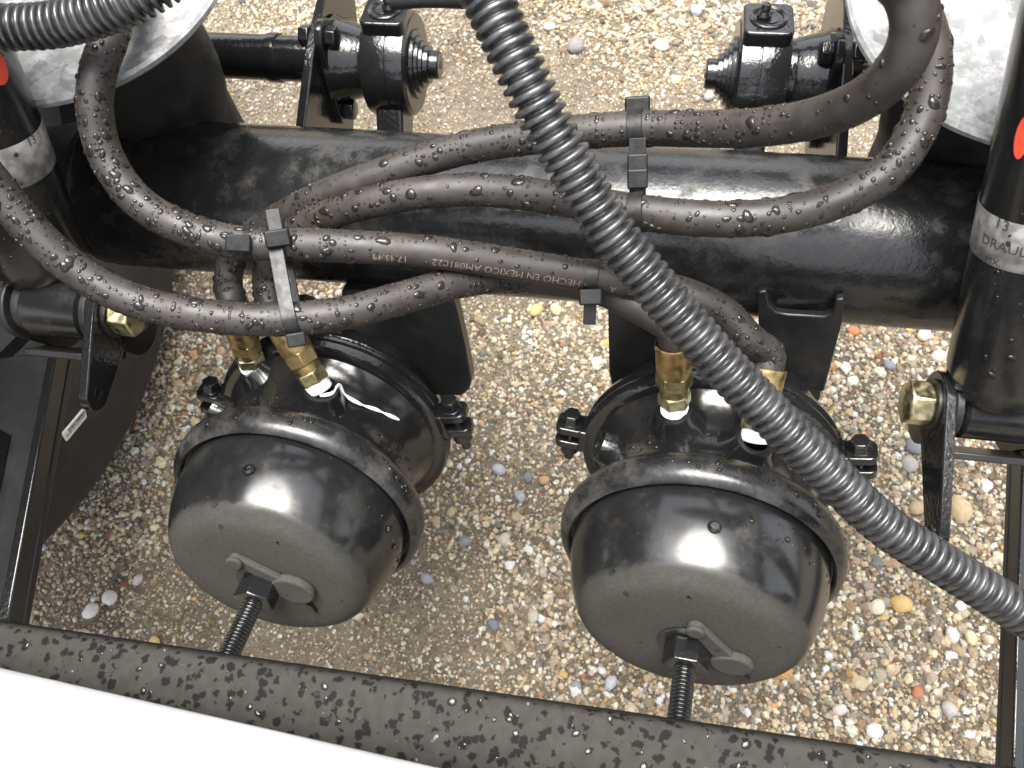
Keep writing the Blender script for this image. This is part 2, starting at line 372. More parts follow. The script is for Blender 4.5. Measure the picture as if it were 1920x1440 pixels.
# stones that stand out singly
STONES = [(1005, 582, 17, (.44, .33, .15)), (1042, 580, 15, (.46, .39, .23)), (1690, 1132, 20, (.50, .34, .14)), (1760, 668, 14, (.45, .42, .38)), (1733, 628, 15, (.60, .54, .38)),
          (1668, 685, 12, (.17, .18, .21)), (1715, 838, 18, (.16, .17, .18)), (1705, 870, 17, (.30, .28, .25)), (1800, 955, 26, (.42, .33, .20)), (1720, 952, 17, (.36, .28, .17)),
          (1640, 1370, 15, (.68, .66, .62)), (1645, 1138, 15, (.58, .52, .40)), (1785, 1190, 15, (.52, .48, .43)), (1820, 1195, 13, (.50, .44, .26)), (1080, 85, 20, (.20, .19, .185)),
          (1240, 85, 15, (.55, .50, .42)), (1030, 50, 12, (.60, .56, .48)), (815, 895, 12, (.45, .25, .10)), (1020, 900, 12, (.36, .23, .13)), (870, 1015, 12, (.18, .20, .21)),
          (1145, 1280, 15, (.36, .37, .39)), (1080, 1285, 11, (.22, .23, .25)), (205, 1120, 16, (.58, .55, .49)), (170, 1145, 15, (.62, .60, .56)), (290, 1205, 13, (.55, .40, .16)),
          (258, 1088, 11, (.40, .37, .35)), (945, 1010, 14, (.42, .37, .30)), (1000, 1155, 14, (.38, .34, .27)), (975, 930, 14, (.27, .28, .29)), (935, 880, 15, (.33, .34, .34)),
          (990, 895, 12, (.15, .16, .17)), (925, 1170, 13, (.14, .15, .17)), (800, 1085, 14, (.24, .25, .26)), (1720, 1298, 12, (.36, .16, .09)), (1640, 205, 12, (.62, .58, .50)),
          (1305, 20, 12, (.30, .30, .30)), (1385, 205, 12, (.33, .33, .33)), (1330, 180, 12, (.32, .32, .31)), (1600, 620, 12, (.42, .16, .08)), (1750, 1060, 12, (.28, .30, .32)),
          (1480, 1385, 13, (.56, .52, .45)), (1575, 1330, 13, (.5, .46, .4)), (1780, 1330, 15, (.36, .34, .31)), (1850, 1090, 15, (.31, .30, .28)), (690, 1230, 10, (.30, .22, .14))]
sv = []
for i in range(4):
    v_ = i2v*(1+rng.normal(0, .07, (len(i2v), 1))); v_ = v_*np.array([1., .74+.1*i/3, .55]); sv.append(v_)
for i, (px, py, rp, c_) in enumerate(STONES):
    p = G(px, py, .004); d = (p-CAM).length; r = rp/F_PX*d*.95; vt = sv[i % 4].copy()
    me = np_mesh('stone', vt*r, i2f, np.tile(np.array([c_]), (len(vt), 1))*1.0, M['pebble'])
    so_ = bpy.data.objects.new('stone', me); col.objects.link(so_); so_.parent = ground
    so_.location = p; so_.rotation_euler = (random.uniform(-.3, .3), random.uniform(-.3, .3), random.uniform(0, 6.28))

# ------------------------------------------------------------------ axle
AX0, AX1 = P(300, 365, .700), P(1700, 460, .620)
axd = (AX1-AX0).normalized(); AXC = P(950, 409, .660)
AXC = AX0+axd*((AXC-AX0).dot(axd))
XH = V((1, 0, 0)); XH = axd
axle = thing('axle', 'thick black painted axle tube running across under the hoses', 'axle', basis(AXC, axd, (0, 0, 1)))
def axz(px):          # distance along the axle where it shows at this picture column
    best = min(range(-900, 900), key=lambda i: abs(proj(AXC+axd*(i/1000))[0]-px)); return best/1000
def proj(p):
    q = ROT.transposed() @ (V(p)-CAM); return (960+q.x/-q.z*F_PX, 720-q.y/-q.z*F_PX, -q.z)
zl = axz(212)
t = MB(); t.lathe([(0, zl), (.058, zl), (.0605, zl+.002), (.0635, zl+.010), (.0635, .80), (0, .80)], 72); t.build('tube', 'axle', axle)
t = MB(); t.lathe([(0, zl-.30), (.052, zl-.30), (.052, zl-.05), (.056, zl-.03), (.056, zl+.004), (0, zl+.004)], 48); t.build('spindle', 'dark', axle)
t = MB(); t.lathe([(.0555, zl-.006), (.060, zl-.005), (.0625, zl-.001), (.0625, zl+.003), (.058, zl+.006)], 60); t.build('weld_bead', 'dark', axle)

# ------------------------------------------------------------------ brake chambers
def chamber_z(z):
    if z > .0803: return z-.0178
    if z > 0: return z*.778
    if z > -.027: return z
    if z > -.088: return -.027+(z+.027)*1.14
    return z-.0085
def chamber(flange, axis, label, lugs, extra):
    A = axis.normalized(); MB.zmap = chamber_z
    m = basis(flange, A, CAM-flange)
    c = thing('brake_chamber', label, 'brake chamber', m, 'spring brake chambers on the axle')
    o = MB().lathe([(.086, -.006), (.0945, -.004), (.0945, 0), (.0938, .012), (.0922, .024), (.0900, .036), (.0874, .047), (.0843, .057), (.0812, .0645), (.0772, .0710), (.0715, .0757), (.0640, .0784), (.054, .0795), (.030, .0803), (.0145, .0803), (.0135, .0790), (.0135, .070), (0, .070)], 96).build('spring_cap', 'cap', c)
    MB().lathe([(.088, -.027), (.0975, -.0275), (.1025, -.0245), (.1055, -.0195), (.1062, -.013), (.1050, -.0065), (.1020, -.002), (.0985, 0.), (.0968, -.0012), (.0960, -.006), (.086, -.008)], 96).build('crimped_flange', 'rim', c)
    MB().lathe([(.090, -.027), (.0915, -.0285), (.0875, -.034), (.0845, -.044), (.0838, -.056), (.0860, -.068), (.0905, -.079), (.0950, -.0845), (.0950, -.088), (.06, -.088)][::-1], 96).build('centre_housing', 'body', c)
    bd = MB().lathe([(.0955, -.1085), (.1005, -.1085), (.1045, -.1060), (.1060, -.1010), (.1040, -.0975), (.1040, -.0955), (.1060, -.0920), (.1045, -.0870), (.1005, -.0848), (.0945, -.0848)], 96).build('clamp_band', 'gloss', c)
    MB().lathe([(0, -.176), (.045, -.176), (.066, -.172), (.0800, -.160), (.0875, -.140), (.0925, -.115), (.0955, -.106), (.0955, -.098), (.05, -.098)], 72).build('service_housing', 'body', c)
    for px, py in lugs:
        p = hit_plane(px, py, m @ V((0, 0, -.105)), A); q = m.inverted() @ p; a = math.atan2(q.y, q.x)
        u = V((math.cos(a), math.sin(a), 0)); tv = V((-math.sin(a), math.cos(a), 0));
        if tv.y < 0: tv = -tv                                   # towards the viewer's side
        lm = Matrix((u, V((0, 0, 1)), tv)).transposed().to_4x4(); lm.translation = u*.117+V((0, 0, -.0965))
        lg = MB()
        lg.prism(rounded(.0125, .0105, .006), .0045, .0125, lm); lg.prism(rounded(.0125, .0095, .006), -.0135, -.0055, lm)
        lg.prism(rounded(.004, .0105, .002), -.0135, .0125, lm @ Matrix.Translation((-.012, 0, 0)))
        L = lg.build('lug', 'gloss', c, bevel=.0015)
        MB().lathe([(0, .012), (.0098, .012), (.0098, .0140), (.0088, .0145), (.0082, .0215), (.0070, .0235), (0, .0238)], 6, lm).build('bolt_head', 'gloss', L, bevel=.0012)
        MB().lathe([(0, -.034), (.0045, -.034), (.0045, -.0235), (.0085, -.0235), (.0085, -.0140), (.0045, -.013), (.0045, .012), (0, .012)], 12, lm).build('bolt_nut', 'gloss', L)
    bolt = MB(); prof = [(0, .064)]; z = .064
    while z < .215: prof += [(.0062, z), (.0077, z+.0010), (.0077, z+.0017), (.0062, z+.0027)]; z += .0027
    bolt.lathe(prof+[(0, z)], 28)
    cb = bolt.build('caging_bolt', 'gloss', c, sharp=60)
    MB().hexa(.0158, .0825, .1010).build('nut', 'gloss', cb, bevel=.0008)
    MB().lathe([(.007, .0798), (.0205, .0798), (.0210, .0815), (.0200, .0828), (.007, .0828)], 40).build('washer', 'dark', cb)
    def face(px, py, z=.0637): return (m.inverted() @ hit_plane(px, py, m @ V((0, 0, z)), A))
    a, b, cen, tail = [face(*q) for q in extra['plug']]
    pl = MB().prism(capsule(a, cen, .0055, .0075), .0800, .0855)
    plug = pl.build('dust_plug', 'cap', c, bevel=.0016)
    MB().prism([(cen.x+extra['pr']*math.cos(i*math.tau/28), cen.y+extra['pr']*.86*math.sin(i*math.tau/28)) for i in range(28)], .0798, .0868).build('plug_disc', 'cap', plug, bevel=.002)
    MB().prism(capsule(a, a, .0066, .0066), .0850, .0885).build('plug_knob', 'cap', plug, bevel=.0015)
    MB().prism(capsule(cen.lerp(tail, .75), tail, .0022, .0022, 5), .0799, .0835).build('plug_tail', 'gloss', plug)
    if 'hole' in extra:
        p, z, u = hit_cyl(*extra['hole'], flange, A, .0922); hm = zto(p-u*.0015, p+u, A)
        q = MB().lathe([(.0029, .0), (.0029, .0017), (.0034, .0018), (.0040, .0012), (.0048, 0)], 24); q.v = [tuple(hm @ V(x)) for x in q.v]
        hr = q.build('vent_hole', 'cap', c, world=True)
        q = MB().lathe([(0, .0010), (.0030, .0010), (.0030, 0)], 20); q.v = [tuple(hm @ V(x)) for x in q.v]; q.build('hole_shade_disc', 'ink_shade', hr, world=True)  # shallow black disc, the vent's inner shade put into its colour
    for px, py in extra.get('cavity', []):
        p, z, u = hit_cyl(px, py, flange, A, .0925); hm = zto(p-u*.010, p+u*.1, A)
        q = MB().lathe([(0, .001), (.0095, .001), (.0105, .012), (.0128, .0125), (.0140, .008), (.0145, 0)], 24); q.v = [tuple(hm @ V(x)) for x in q.v]; q.build('pocket', 'gloss', c, world=True)
    MB.zmap = None
    return c, A, m
FL, TL = P(551, 968, .660), cvec(-.180, -.679, -.712)
FR, TR = P(1305, 1060, .604), cvec(-.247, -.710, -.660)
chL, AL, mL = chamber(FL, TL, 'black brake chamber on the left, smaller, with white thread strand lying on it', [(390, 745), (884, 785)],
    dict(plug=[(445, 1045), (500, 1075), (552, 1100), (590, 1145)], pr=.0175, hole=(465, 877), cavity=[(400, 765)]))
chR, AR, mR = chamber(FR, TR, 'black brake chamber on the right, larger, half under the ribbed conduit', [(1055, 805), (1630, 862)],
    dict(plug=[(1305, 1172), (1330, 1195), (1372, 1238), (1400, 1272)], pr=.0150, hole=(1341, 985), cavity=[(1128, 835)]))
for m_, fl, A_, c_, nums in ((mL, FL, AL, chL, None), (mR, FR, AR, chR, None)):
    b = MB()
    b.prism([(-.088, -.075), (-.088, .040), (-.076, .050), (.076, .050), (.088, .040), (.088, -.05), (.068, -.075)], -.184, -.176)
    br = b.build('mounting_plate', 'dark', None)
    br.parent = axle; m_ = m_ @ Matrix.Translation((0, 0, -.0085))
    br.matrix_parent_inverse = axle.matrix_world.inverted(); br.matrix_basis = m_
def bracket(name, out_, O_, N_, th=.0075):
    lm_ = basis(O_, N_, V((0, 0, 1))); lp = [(lm_.inverted() @ hit_plane(a_, b_, O_, N_)).to_2d() for a_, b_ in out_]
    MB().prism([tuple(q_) for q_ in lp], -th, 0., lm_).build(name, 'dark', axle, world=True, bevel=.0012)
bracket('notched_bracket', [(1421, 548), (1437, 546), (1441, 572), (1456, 586), (1478, 590), (1545, 594), (1561, 588), (1567, 562), (1583, 560), (1580, 600), (1566, 655), (1545, 735), (1425, 725), (1423, 640)], P(1500, 600, .600), AR)
bracket('side_bracket', [(1139, 548), (1238, 548), (1240, 735), (1150, 735), (1142, 700)], P(1190, 630, .650), AR, .012)
bracket('side_bracket', [(640, 545), (846, 548), (856, 580), (872, 650), (884, 712), (880, 730), (866, 742), (848, 742), (640, 735)], P(800, 640, .690), AL, .014)

# ------------------------------------------------------------------ brass fittings on the chambers
tips = {}
def fitting(key, base_px, tip, fl, A, chm, label, rad=.0842, cols=('zinc', 'olive', 'brass')):
    p, z, u = hit_cyl(*base_px, fl, A, rad)
    b = MB(); bm_ = zto(p-u*.006, p+u, A)
    b.lathe([(.0240, 0), (.0200, .0065), (.0162, .0120), (.0150, .0165), (.0142, .0180), (.0098, .0180), (.0098, .010)], 36); b.v = [tuple(bm_ @ V(x)) for x in b.v]
    b.build('port_boss', 'body', chm, world=True)
    s0 = p+u*.0115; d = (tip-s0).normalized(); L = (tip-s0).length
    m = zto(s0, tip, A)
    f = thing('hose_fitting', label, 'hose fitting', m, 'brass fittings screwed into the brake chambers')
    q = MB(); pr = [(.006, -.002), (.0096, -.001)]
    for i in range(4): pr += [(.0103, .0005+i*.0017), (.0097, .0014+i*.0017)]
    q.lathe(pr+[(.0096, .0078), (.006, .008)], 24); q.build('thread_tape', 'tape', f)
    h1 = .0075; h2 = h1+.0105; h3 = h2+.006; h4 = h3+.0125
    MB().hexa(.0122, h1, h2, rot=.3).build('hex_base', cols[0], f, bevel=.0006)
    MB().lathe([(.006, h2-.001), (.0103, h2-.001), (.0107, h2+.002), (.0103, h3+.001), (.006, h3+.001)], 28).build('collar', cols[1], f)
    MB().hexa(.0132, h3, h4, rot=.1).build('hex_nut', cols[1] if L < .06 else cols[2], f, bevel=.0006)
    MB().lathe([(.009, h4-.001), (.0122, h4-.001), (.0126, h4+.003), (.0126, L-.004), (.0131, L-.002), (.0131, L+.002), (.0118, L+.0022), (.0112, L-.006)], 32).build('ferrule', cols[2], f)
    tips[key] = (tip, d); return f
fitting('L1', (492, 705), P(440, 580, .622), FL, AL, chL, 'rear brass fitting with plated hex on the left brake chamber')
f2 = fitting('L2', (600, 748), P(527, 606, .612), FL, AL, chL, 'golden brass fitting with white tape tail on the left brake chamber', cols=('olive', 'brass', 'brass'))
fitting('R1', (1272, 790), P(1263, 648, .556), FR, AR, chR, 'brass fitting standing upright on the right brake chamber, left of the conduit')
fitting('R2', (1402, 842), P(1438, 697, .560), FR, AR, chR, 'brass fitting half covered by the ribbed conduit on the right brake chamber')
st = [hit_cyl(a, b, FL, AL, r)[0] for a, b, r in ((600, 742, .098), (622, 738, .098), (636, 722, .094), (645, 738, .0885), (672, 756, .0875), (705, 768, .0875), (728, 778, .088), (748, 787, .0888))]
q = MB(); pts = spline(st, .002); q.tube(pts, .0013, 8, rad=[.0006+.0011*abs(math.sin(i*.35+.4)) for i in range(len(pts))]); q.build('tape_strand', 'tape', f2, world=True)
# cast figures on the housings
def cast_text(txt, px, py, fl, A, par, size, flip=False):
    p, z, u = hit_cyl(px, py, fl, A, .0862); x = u.cross(A) if not flip else A.cross(u)
    m = Matrix((x, A if flip else -A, u)).transposed().to_4x4(); m.translation = p
    m = Matrix((-x, -A, u)).transposed().to_4x4() if (-x).cross(-A).dot(u) > 0 else Matrix((x, -A, u)).transposed().to_4x4(); m.translation = p-u*.001
    vs, fs = text_mesh(txt, size); q = MB(); q.add([tuple(m @ V((v.x, v.y, .0022))) for v in vs], fs)
    q.build('cast_mark', 'gloss', par, world=True)
cast_text('12', 655, 705, FL, AL, chL, .012); cast_text('11', 1300, 770, FR, AR, chR, .012)
cast_text('SPAN E', 1200, 800, FR, AR, chR, .010)

# ------------------------------------------------------------------ hoses
HR = .0108
def droplets(hose, pts, n, s0=0., s1=1., smax=.0034, avoid=None):
    fr = frames(pts); q = MB(); N = len(fr); placed = []
    tries = 0
    while len(placed) < n and tries < n*12:
        tries += 1
        i = int((s0+(s1-s0)*random.random())*(N-1)); p, t, u, b = fr[i]
        a = random.uniform(0, math.tau); rd = u*math.cos(a)+b*math.sin(a)
        up = rd.dot(V((0, -.12, 1)))
        if up < -.35: continue
        if avoid and avoid[0] < proj(p)[0] < avoid[1] and proj(p)[1] > 420 and (ROT.transposed() @ rd).y < .25 and random.random() < .88: continue
        r = min(smax, .00050*math.exp(abs(random.gauss(0, .88)))); c = p+rd*HR
        if any((c-e).length < (r+er)*1.02 for e, er in placed[-260:]): continue
        placed.append((c, r)); sx = random.uniform(.85, 1.5); rot = random.uniform(0, math.tau)
        e1 = t*math.cos(rot)+rd.cross(t)*math.sin(rot); e2 = rd.cross(e1); h = min(.0011, r*random.uniform(.32, .55))
        seg = 7 if r < .0011 else 11; vs = []; fs = []; ph = random.random()*6; w1 = random.uniform(.05, .22)
        for ring, (rr, hh) in enumerate(((1., -.3), (.97, .25), (.78, .62), (.42, .92))):
            for j in range(seg):
                th = math.tau*j/seg; k_ = rr*r*(1+w1*math.cos(2*th+ph)+w1*.6*math.cos(3*th+2*ph))
                x = e1*(k_*math.cos(th)*sx)+e2*(k_*math.sin(th)); y = rd*(hh*h)
                lat = x.dot(rd.cross(t)); y -= rd*(lat*lat/(2*HR)); vs.append(tuple(c+x+y))
        vs.append(tuple(c+rd*h))
        for ring in range(3):
            for j in range(seg): j2 = (j+1) % seg; fs.append((ring*seg+j, ring*seg+j2, (ring+1)*seg+j2, (ring+1)*seg+j))
        for j in range(seg): fs.append((3*seg+j, 3*seg+(j+1) % seg, 4*seg))
        q.add(vs, fs)
    return tag(q.build('water_droplets', 'water', hose, world=True, sharp=180), None, kind='stuff')
def drops_on(par, samples, smax=.0026, flat=.45):
    q = MB()
    for c, nn in samples:
        nn = V(nn).normalized(); t = nn.orthogonal().normalized(); b = nn.cross(t); r = min(smax, .0006*math.exp(abs(random.gauss(0, .8)))); h = r*flat; vs = []; fs = []; ph = random.random()*6; w1 = random.uniform(.05, .25); seg = 9; sx = random.uniform(.8, 1.4)
        for rr, hh in ((1., -.4), (.95, .3), (.6, .8)):
            for j in range(seg):
                th = math.tau*j/seg; k_ = rr*r*(1+w1*math.cos(2*th+ph)); vs.append(tuple(V(c)+t*(k_*math.cos(th)*sx)+b*(k_*math.sin(th))+nn*(hh*h)))
        vs.append(tuple(V(c)+nn*h))
        for g_ in range(2):
            for j in range(seg): fs.append((g_*seg+j, g_*seg+(j+1) % seg, (g_+1)*seg+(j+1) % seg, (g_+1)*seg+j))
        for j in range(seg): fs.append((2*seg+j, 2*seg+(j+1) % seg, 3*seg))
        q.add(vs, fs)
    return tag(q.build('water_droplets', 'water', par, sharp=180), None, kind='stuff')
def cyl_samples(n_, z0, z1, rad, a0, a1): return [((rad*math.cos(a), rad*math.sin(a), z), (math.cos(a), math.sin(a), 0)) for a, z in ((random.uniform(a0, a1), random.uniform(z0, z1)) for _ in range(n_))]
def hose(ctrl, end, label, nd, ranges=((0, 1),), avoid=None):
    pts_c = [P(*c) for c in ctrl]
    if end: tp, d = tips[end]; pts_c += [tp+d*.012, tp+d*.001, tp-d*.010]
    pts = spline(pts_c, .004)
    h = thing('air_hose', label, 'hose', pts[len(pts)//2], 'black rubber air hoses')
    MB().tube(pts, HR, 28).build('hose_body', 'hose', h, world=True, sharp=60)
    for (a, b, n_) in ranges: droplets(h, pts, n_, a, b, avoid=avoid)
    return h, pts
HB = hose([(-60, 285, .465), (0, 360, .475), (60, 432, .485), (150, 512, .497), (250, 563, .505), (400, 594, .512), (530, 598, .512), (640, 588, .517), (750, 560, .53), (850, 532, .545), (950, 520, .565), (1050, 528, .572), (1130, 545, .565), (1200, 580, .560)], 'R1',
          'rubber air hose sweeping up from the left edge and crossing below the printed hose', 0, ((0, .75, 900),))
HA = hose([(228, -70, .52), (226, -10, .51), (208, 65, .498), (184, 135, .495), (178, 210, .50), (202, 300, .51), (262, 380, .515), (350, 430, .52), (450, 455, .522), (540, 458, .522), (650, 462, .525), (800, 472, .53), (950, 493, .54), (1100, 517, .545), (1200, 533, .55), (1290, 552, .545), (1360, 588, .548), (1410, 640, .552)], 'R2',
          'rubber air hose printed with tan lettering, running to the right brake chamber', 0, ((0, .8, 1000), (.8, 1, 200)), (670, 1170))
HC = hose([(1640, -70, .345), (1700, -20, .355), (1716, 50, .362), (1690, 120, .375), (1620, 185, .40), (1520, 224, .43), (1400, 241, .46), (1300, 242, .485), (1200, 241, .50), (1100, 247, .51), (1000, 258, .52), (900, 272, .53), (800, 298, .54), (700, 332, .55), (600, 370, .565), (520, 412, .585), (465, 448, .608), (434, 490, .622), (428, 535, .625)], 'L1',
          'upper rubber air hose, thick and near at top right, running along the axle top', 0, ((.06, .2, 60), (.2, .62, 460), (.62, .72, 40), (.72, 1., 460)))
HD = hose([(1640, -80, .45), (1712, 0, .445), (1742, 80, .445), (1745, 160, .45), (1722, 240, .455), (1672, 315, .46), (1600, 363, .465), (1500, 397, .47), (1400, 410, .475), (1300, 409, .48), (1200, 398, .49), (1100, 381, .505), (1000, 365, .52), (900, 356, .53), (800, 360, .535), (700, 378, .545), (620, 400, .56), (560, 428, .575), (515, 470, .595), (500, 525, .610)], 'L2',
          'second rubber air hose, bowed below the upper one and looping at the right', 0, ((.05, 1., 950),))
# lettering on the printed hose, standing on its head in the picture
def hose_text(h, pts, txt, px_start, size, side, px_mid):
    fr = frames(pts); i0 = min(range(len(fr)), key=lambda i: abs(proj(fr[i][0])[0]-px_start)+.05*abs(proj(fr[i][0])[1]-520))
    vs, fs = text_mesh(txt, size, -size*.012); step = (pts[1]-pts[0]).length; q = MB(); out = []
    for v in vs:
        s = i0-v.x/step; i = max(0, min(len(fr)-2, int(s))); f = s-i
        p = fr[i][0].lerp(fr[i+1][0], f); t = fr[i][1].lerp(fr[i+1][1], f).normalized()
        tc = (CAM-p); tc = (tc-t*tc.dot(t)).normalized(); dn = t.cross(tc)
        if (ROT.transposed() @ dn).y > 0: dn = -dn            # downwards in the picture
        a = R(side)+v.y/HR                                     # letters' tops point down
        out.append(tuple(p+(tc*math.cos(a)+dn*math.sin(a))*(HR+.00012)))
    q.add(out, fs); q.build('printed_lettering', 'print', h, world=True)
hose_text(HA[0], HA[1], 'HECHO EN MEXICO AM081822', 1092, .0073, 22, 0)
hose_text(HA[0], HA[1], '17:43:48', 772, .0066, 22, 0)
hose_text(HA[0], HA[1], 'A', 1156, .0068, 24, 0)

# ------------------------------------------------------------------ ribbed conduits
def conduit(ctrl, rad, pitch, label, slit=None):
    pts0 = spline([P(*c) for c in ctrl], .002)
    L = sum((b-a).length for a, b in zip(pts0, pts0[1:])); nrib = int(L/pitch); K = 10
    pts = resample(pts0, L/(nrib*K)); fr = frames(pts); seg = 40; vs = []; fs = []
    prof = [0., 0., .55, .93, 1., 1., 1., .93, .55, 0.]
    depth = rad*.29
    sdir = cvec(*slit) if slit else None
    for i, (p, t, u, b) in enumerate(fr):
        ph = prof[i % K]
        sa = math.atan2(sdir.dot(b), sdir.dot(u)) if slit else 0
        for j in range(seg):
            a = sa+math.tau*j/seg
            da = min(j, seg-j)/seg*math.tau
            k_ = ph*(1 if not slit else min(1., max(0., (da-.10)/.12)))
            vs.append(tuple(p+(u*math.cos(a)+b*math.sin(a))*(rad-depth+depth*k_)))
    n_ = len(fr)
    for i in range(n_-1):
        for j in range(seg):
            j2 = (j+1) % seg; fs.append((i*seg+j, i*seg+j2, (i+1)*seg+j2, (i+1)*seg+j))
    c = thing('corrugated_conduit', label, 'conduit', pts[n_//2], 'ribbed wiring conduits')
    q = MB(); q.add(vs, fs); q.build('ribbed_tube', 'loom', c, world=True, sharp=80); return c
conduit([(880, -70, .405), (915, 0, .408), (945, 65, .41), (985, 150, .414), (1022, 225, .42), (1065, 300, .427), (1103, 367, .434), (1146, 435, .441), (1205, 510, .448), (1280, 600, .456), (1365, 695, .464), (1452, 785, .472), (1548, 880, .480), (1648, 977, .486), (1755, 1050, .49), (1850, 1109, .492), (1925, 1157, .494), (2040, 1230, .496)],
        .0134, .0061, 'long black ribbed conduit running diagonally from top centre to the right edge')
conduit([(-90, 70, .46), (0, 53, .46), (90, 48, .46), (175, 28, .455), (250, -2, .45), (330, -50, .45)], .0128, .0050, 'grey lit ribbed conduit across the top left corner above the galvanised plate')
tag(MB().tube(spline([P(735, 3, .60), P(800, -2, .59), P(880, 0, .57)], .004), .0062, 14).build('conduit_end', 'dark'), 'dark pipe end at the top edge beside the conduit', 'pipe')

# ------------------------------------------------------------------ cable ties
def near(pts, px, py): return min(pts, key=lambda p: (proj(p)[0]-px)**2+(proj(p)[1]-py)**2)
def tan_at(pts, p): i = min(range(len(pts)), key=lambda i: (pts[i]-p).length); i = max(1, min(len(pts)-2, i)); return (pts[i+1]-pts[i-1]).normalized()
def strap(outline, wdir, width, th):
    """closed band through outline points"""
    n_ = len(outline); q = MB(); vs = []
    for i in range(n_):
        a, b = outline[i-1], outline[(i+1) % n_]; t = (b-a).normalized(); nn = t.cross(wdir).normalized()
        for sw, sn in ((-1, 0), (1, 0), (1, 1), (-1, 1)): vs.append(tuple(outline[i]+wdir*(sw*width/2)+nn*(sn*th)))
    fs = []
    for i in range(n_):
        i2 = (i+1) % n_
        for j in range(4): fs.append((i*4+j, i*4+(j+1) % 4, i2*4+(j+1) % 4, i2*4+j))
    q.add(vs, fs); return q
def loop2(ca, cb, T, r, n_=14):
    d = (cb-ca).normalized(); nrm = d.cross(T).normalized(); out = []
    for c, s in ((cb, 1), (ca, -1)):
        for i in range(n_+1):
            a = -math.pi/2+math.pi*i/n_; out.append(c+(d*math.cos(a)+nrm*math.sin(a))*(r*s))
    return out
def tie(ca, cb, T, label, width=.0094, r=HR+.0012, head_at=None, tail=None, grp='cable ties on the hoses'):
    T = (T-(cb-ca)*(T.dot(cb-ca)/max(1e-9, (cb-ca).length_squared))).normalized()
    k_ = thing('cable_tie', label, 'cable tie', (ca+cb)/2, grp)
    strap(loop2(ca, cb, T, r), T, width, .0016).build('strap', 'tie', k_, world=True, bevel=.0004)
    if head_at:
        hm = basis(head_at, CAM-head_at, (cb-ca)); q = MB().prism(rounded(.0078, .0055, .0015), -.005, .0045, hm)
        hd = q.build('head', 'tie', k_, world=True, bevel=.0012)
        MB().box((0, .001, .0046), (.0045, .0026, .0006), hm).build('pawl', 'tie', hd, world=True, bevel=.0004)
    if tail:
        a, b = tail; tm = zto(a, b, CAM-a); L = (b-a).length
        MB().box((0, 0, L/2), (width/2*.92, .0009, L/2), tm).build('tail', 'tie', k_, world=True, bevel=.0004)
    return k_
a = near(HC[1], 1195, 241); b = near(HD[1], 1190, 397); T = tan_at(HC[1], a)
e = (b-a).normalized(); toc = (CAM-a).normalized()
tie(a, a+e*.0006, T, 'shiny black tie around the upper hose with its head sticking up above it', head_at=a-e*.0155+toc*.004)
tie(b, b+e*.0006, T, 'black tie around the second hose just left of the ribbed conduit', r=HR+.0014)
m1 = a+e*.024+toc*.006; m2 = b-e*.018+toc*.006
lk = thing('tie_link', 'black linking ratchet of two tie heads hanging between the two upper hoses', 'tie link', (m1+m2)/2)
for i, c_ in enumerate((a.lerp(b, .42)+toc*.004, a.lerp(b, .60)+toc*.004)):
    hm = basis(c_, toc, e); MB().prism(rounded(.0062, .0058, .0012), -.006, .005, hm).build('head', 'tie', lk, world=True, bevel=.001)
hm = basis(a.lerp(b, .5), toc, e); MB().box((0, 0, -.002), (.0052, (b-a).length*.5-HR*.8, .0012), hm).build('strap', 'tie', lk, world=True, bevel=.0004)
MB().box((0, .012, .006), (.0022, .010, .0010), hm).build('tongue', 'tie', lk, world=True, bevel=.0004)
# the tie that bundles the printed hose with the sweeping one
a = near(HA[1], 520, 456); b = near(HB[1], 552, 598); T = tan_at(HA[1], a); e = (b-a).normalized(); toc = (CAM-a).normalized()
tie(a, b, T, 'long black tie binding the printed hose to the sweeping hose above the fittings', head_at=a-e*.004+toc*(HR+.004), tail=(a-e*.004+toc*(HR+.006), a-e*.024+toc*(HR+.004)))
tg = MB(); hm = basis(b+e*(HR+.003), toc, e); tg.prism(rounded(.006, .0045, .0014), -.005, .005, hm)
tag(tg.build('tie_clip', 'tie', bevel=.001), 'small black tie clip at the foot of the long tie', 'tie clip')
a2 = near(HA[1], 470, 458); b2 = near(HC[1], 462, 455)
tie(a2, b2, tan_at(HA[1], a2), 'thin black tie wound round the hose crossing beside the long tie', width=.0058, head_at=a2+(CAM-a2).normalized()*(HR+.002)-T*.006)
a3 = near(HD[1], 556, 430); tie(a3, a3+e*.0006, tan_at(HD[1], a3), 'narrow black tie on the second hose where it dives behind the bundle', width=.006)
a = near(HA[1], 1113, 519); b = near(HB[1], 1106, 541); T = tan_at(HA[1], a); e = (b-a).normalized(); toc = (CAM-a).normalized(); dn = cvec(-.05, -1, 0)
tie(a, b, T, 'wet black tie clipped on the printed hose right after its lettering', head_at=a+dn*(HR+.003)+toc*.005, tail=(a+dn*(HR+.006)+toc*.003, a+dn*(HR+.022)-toc*.002))

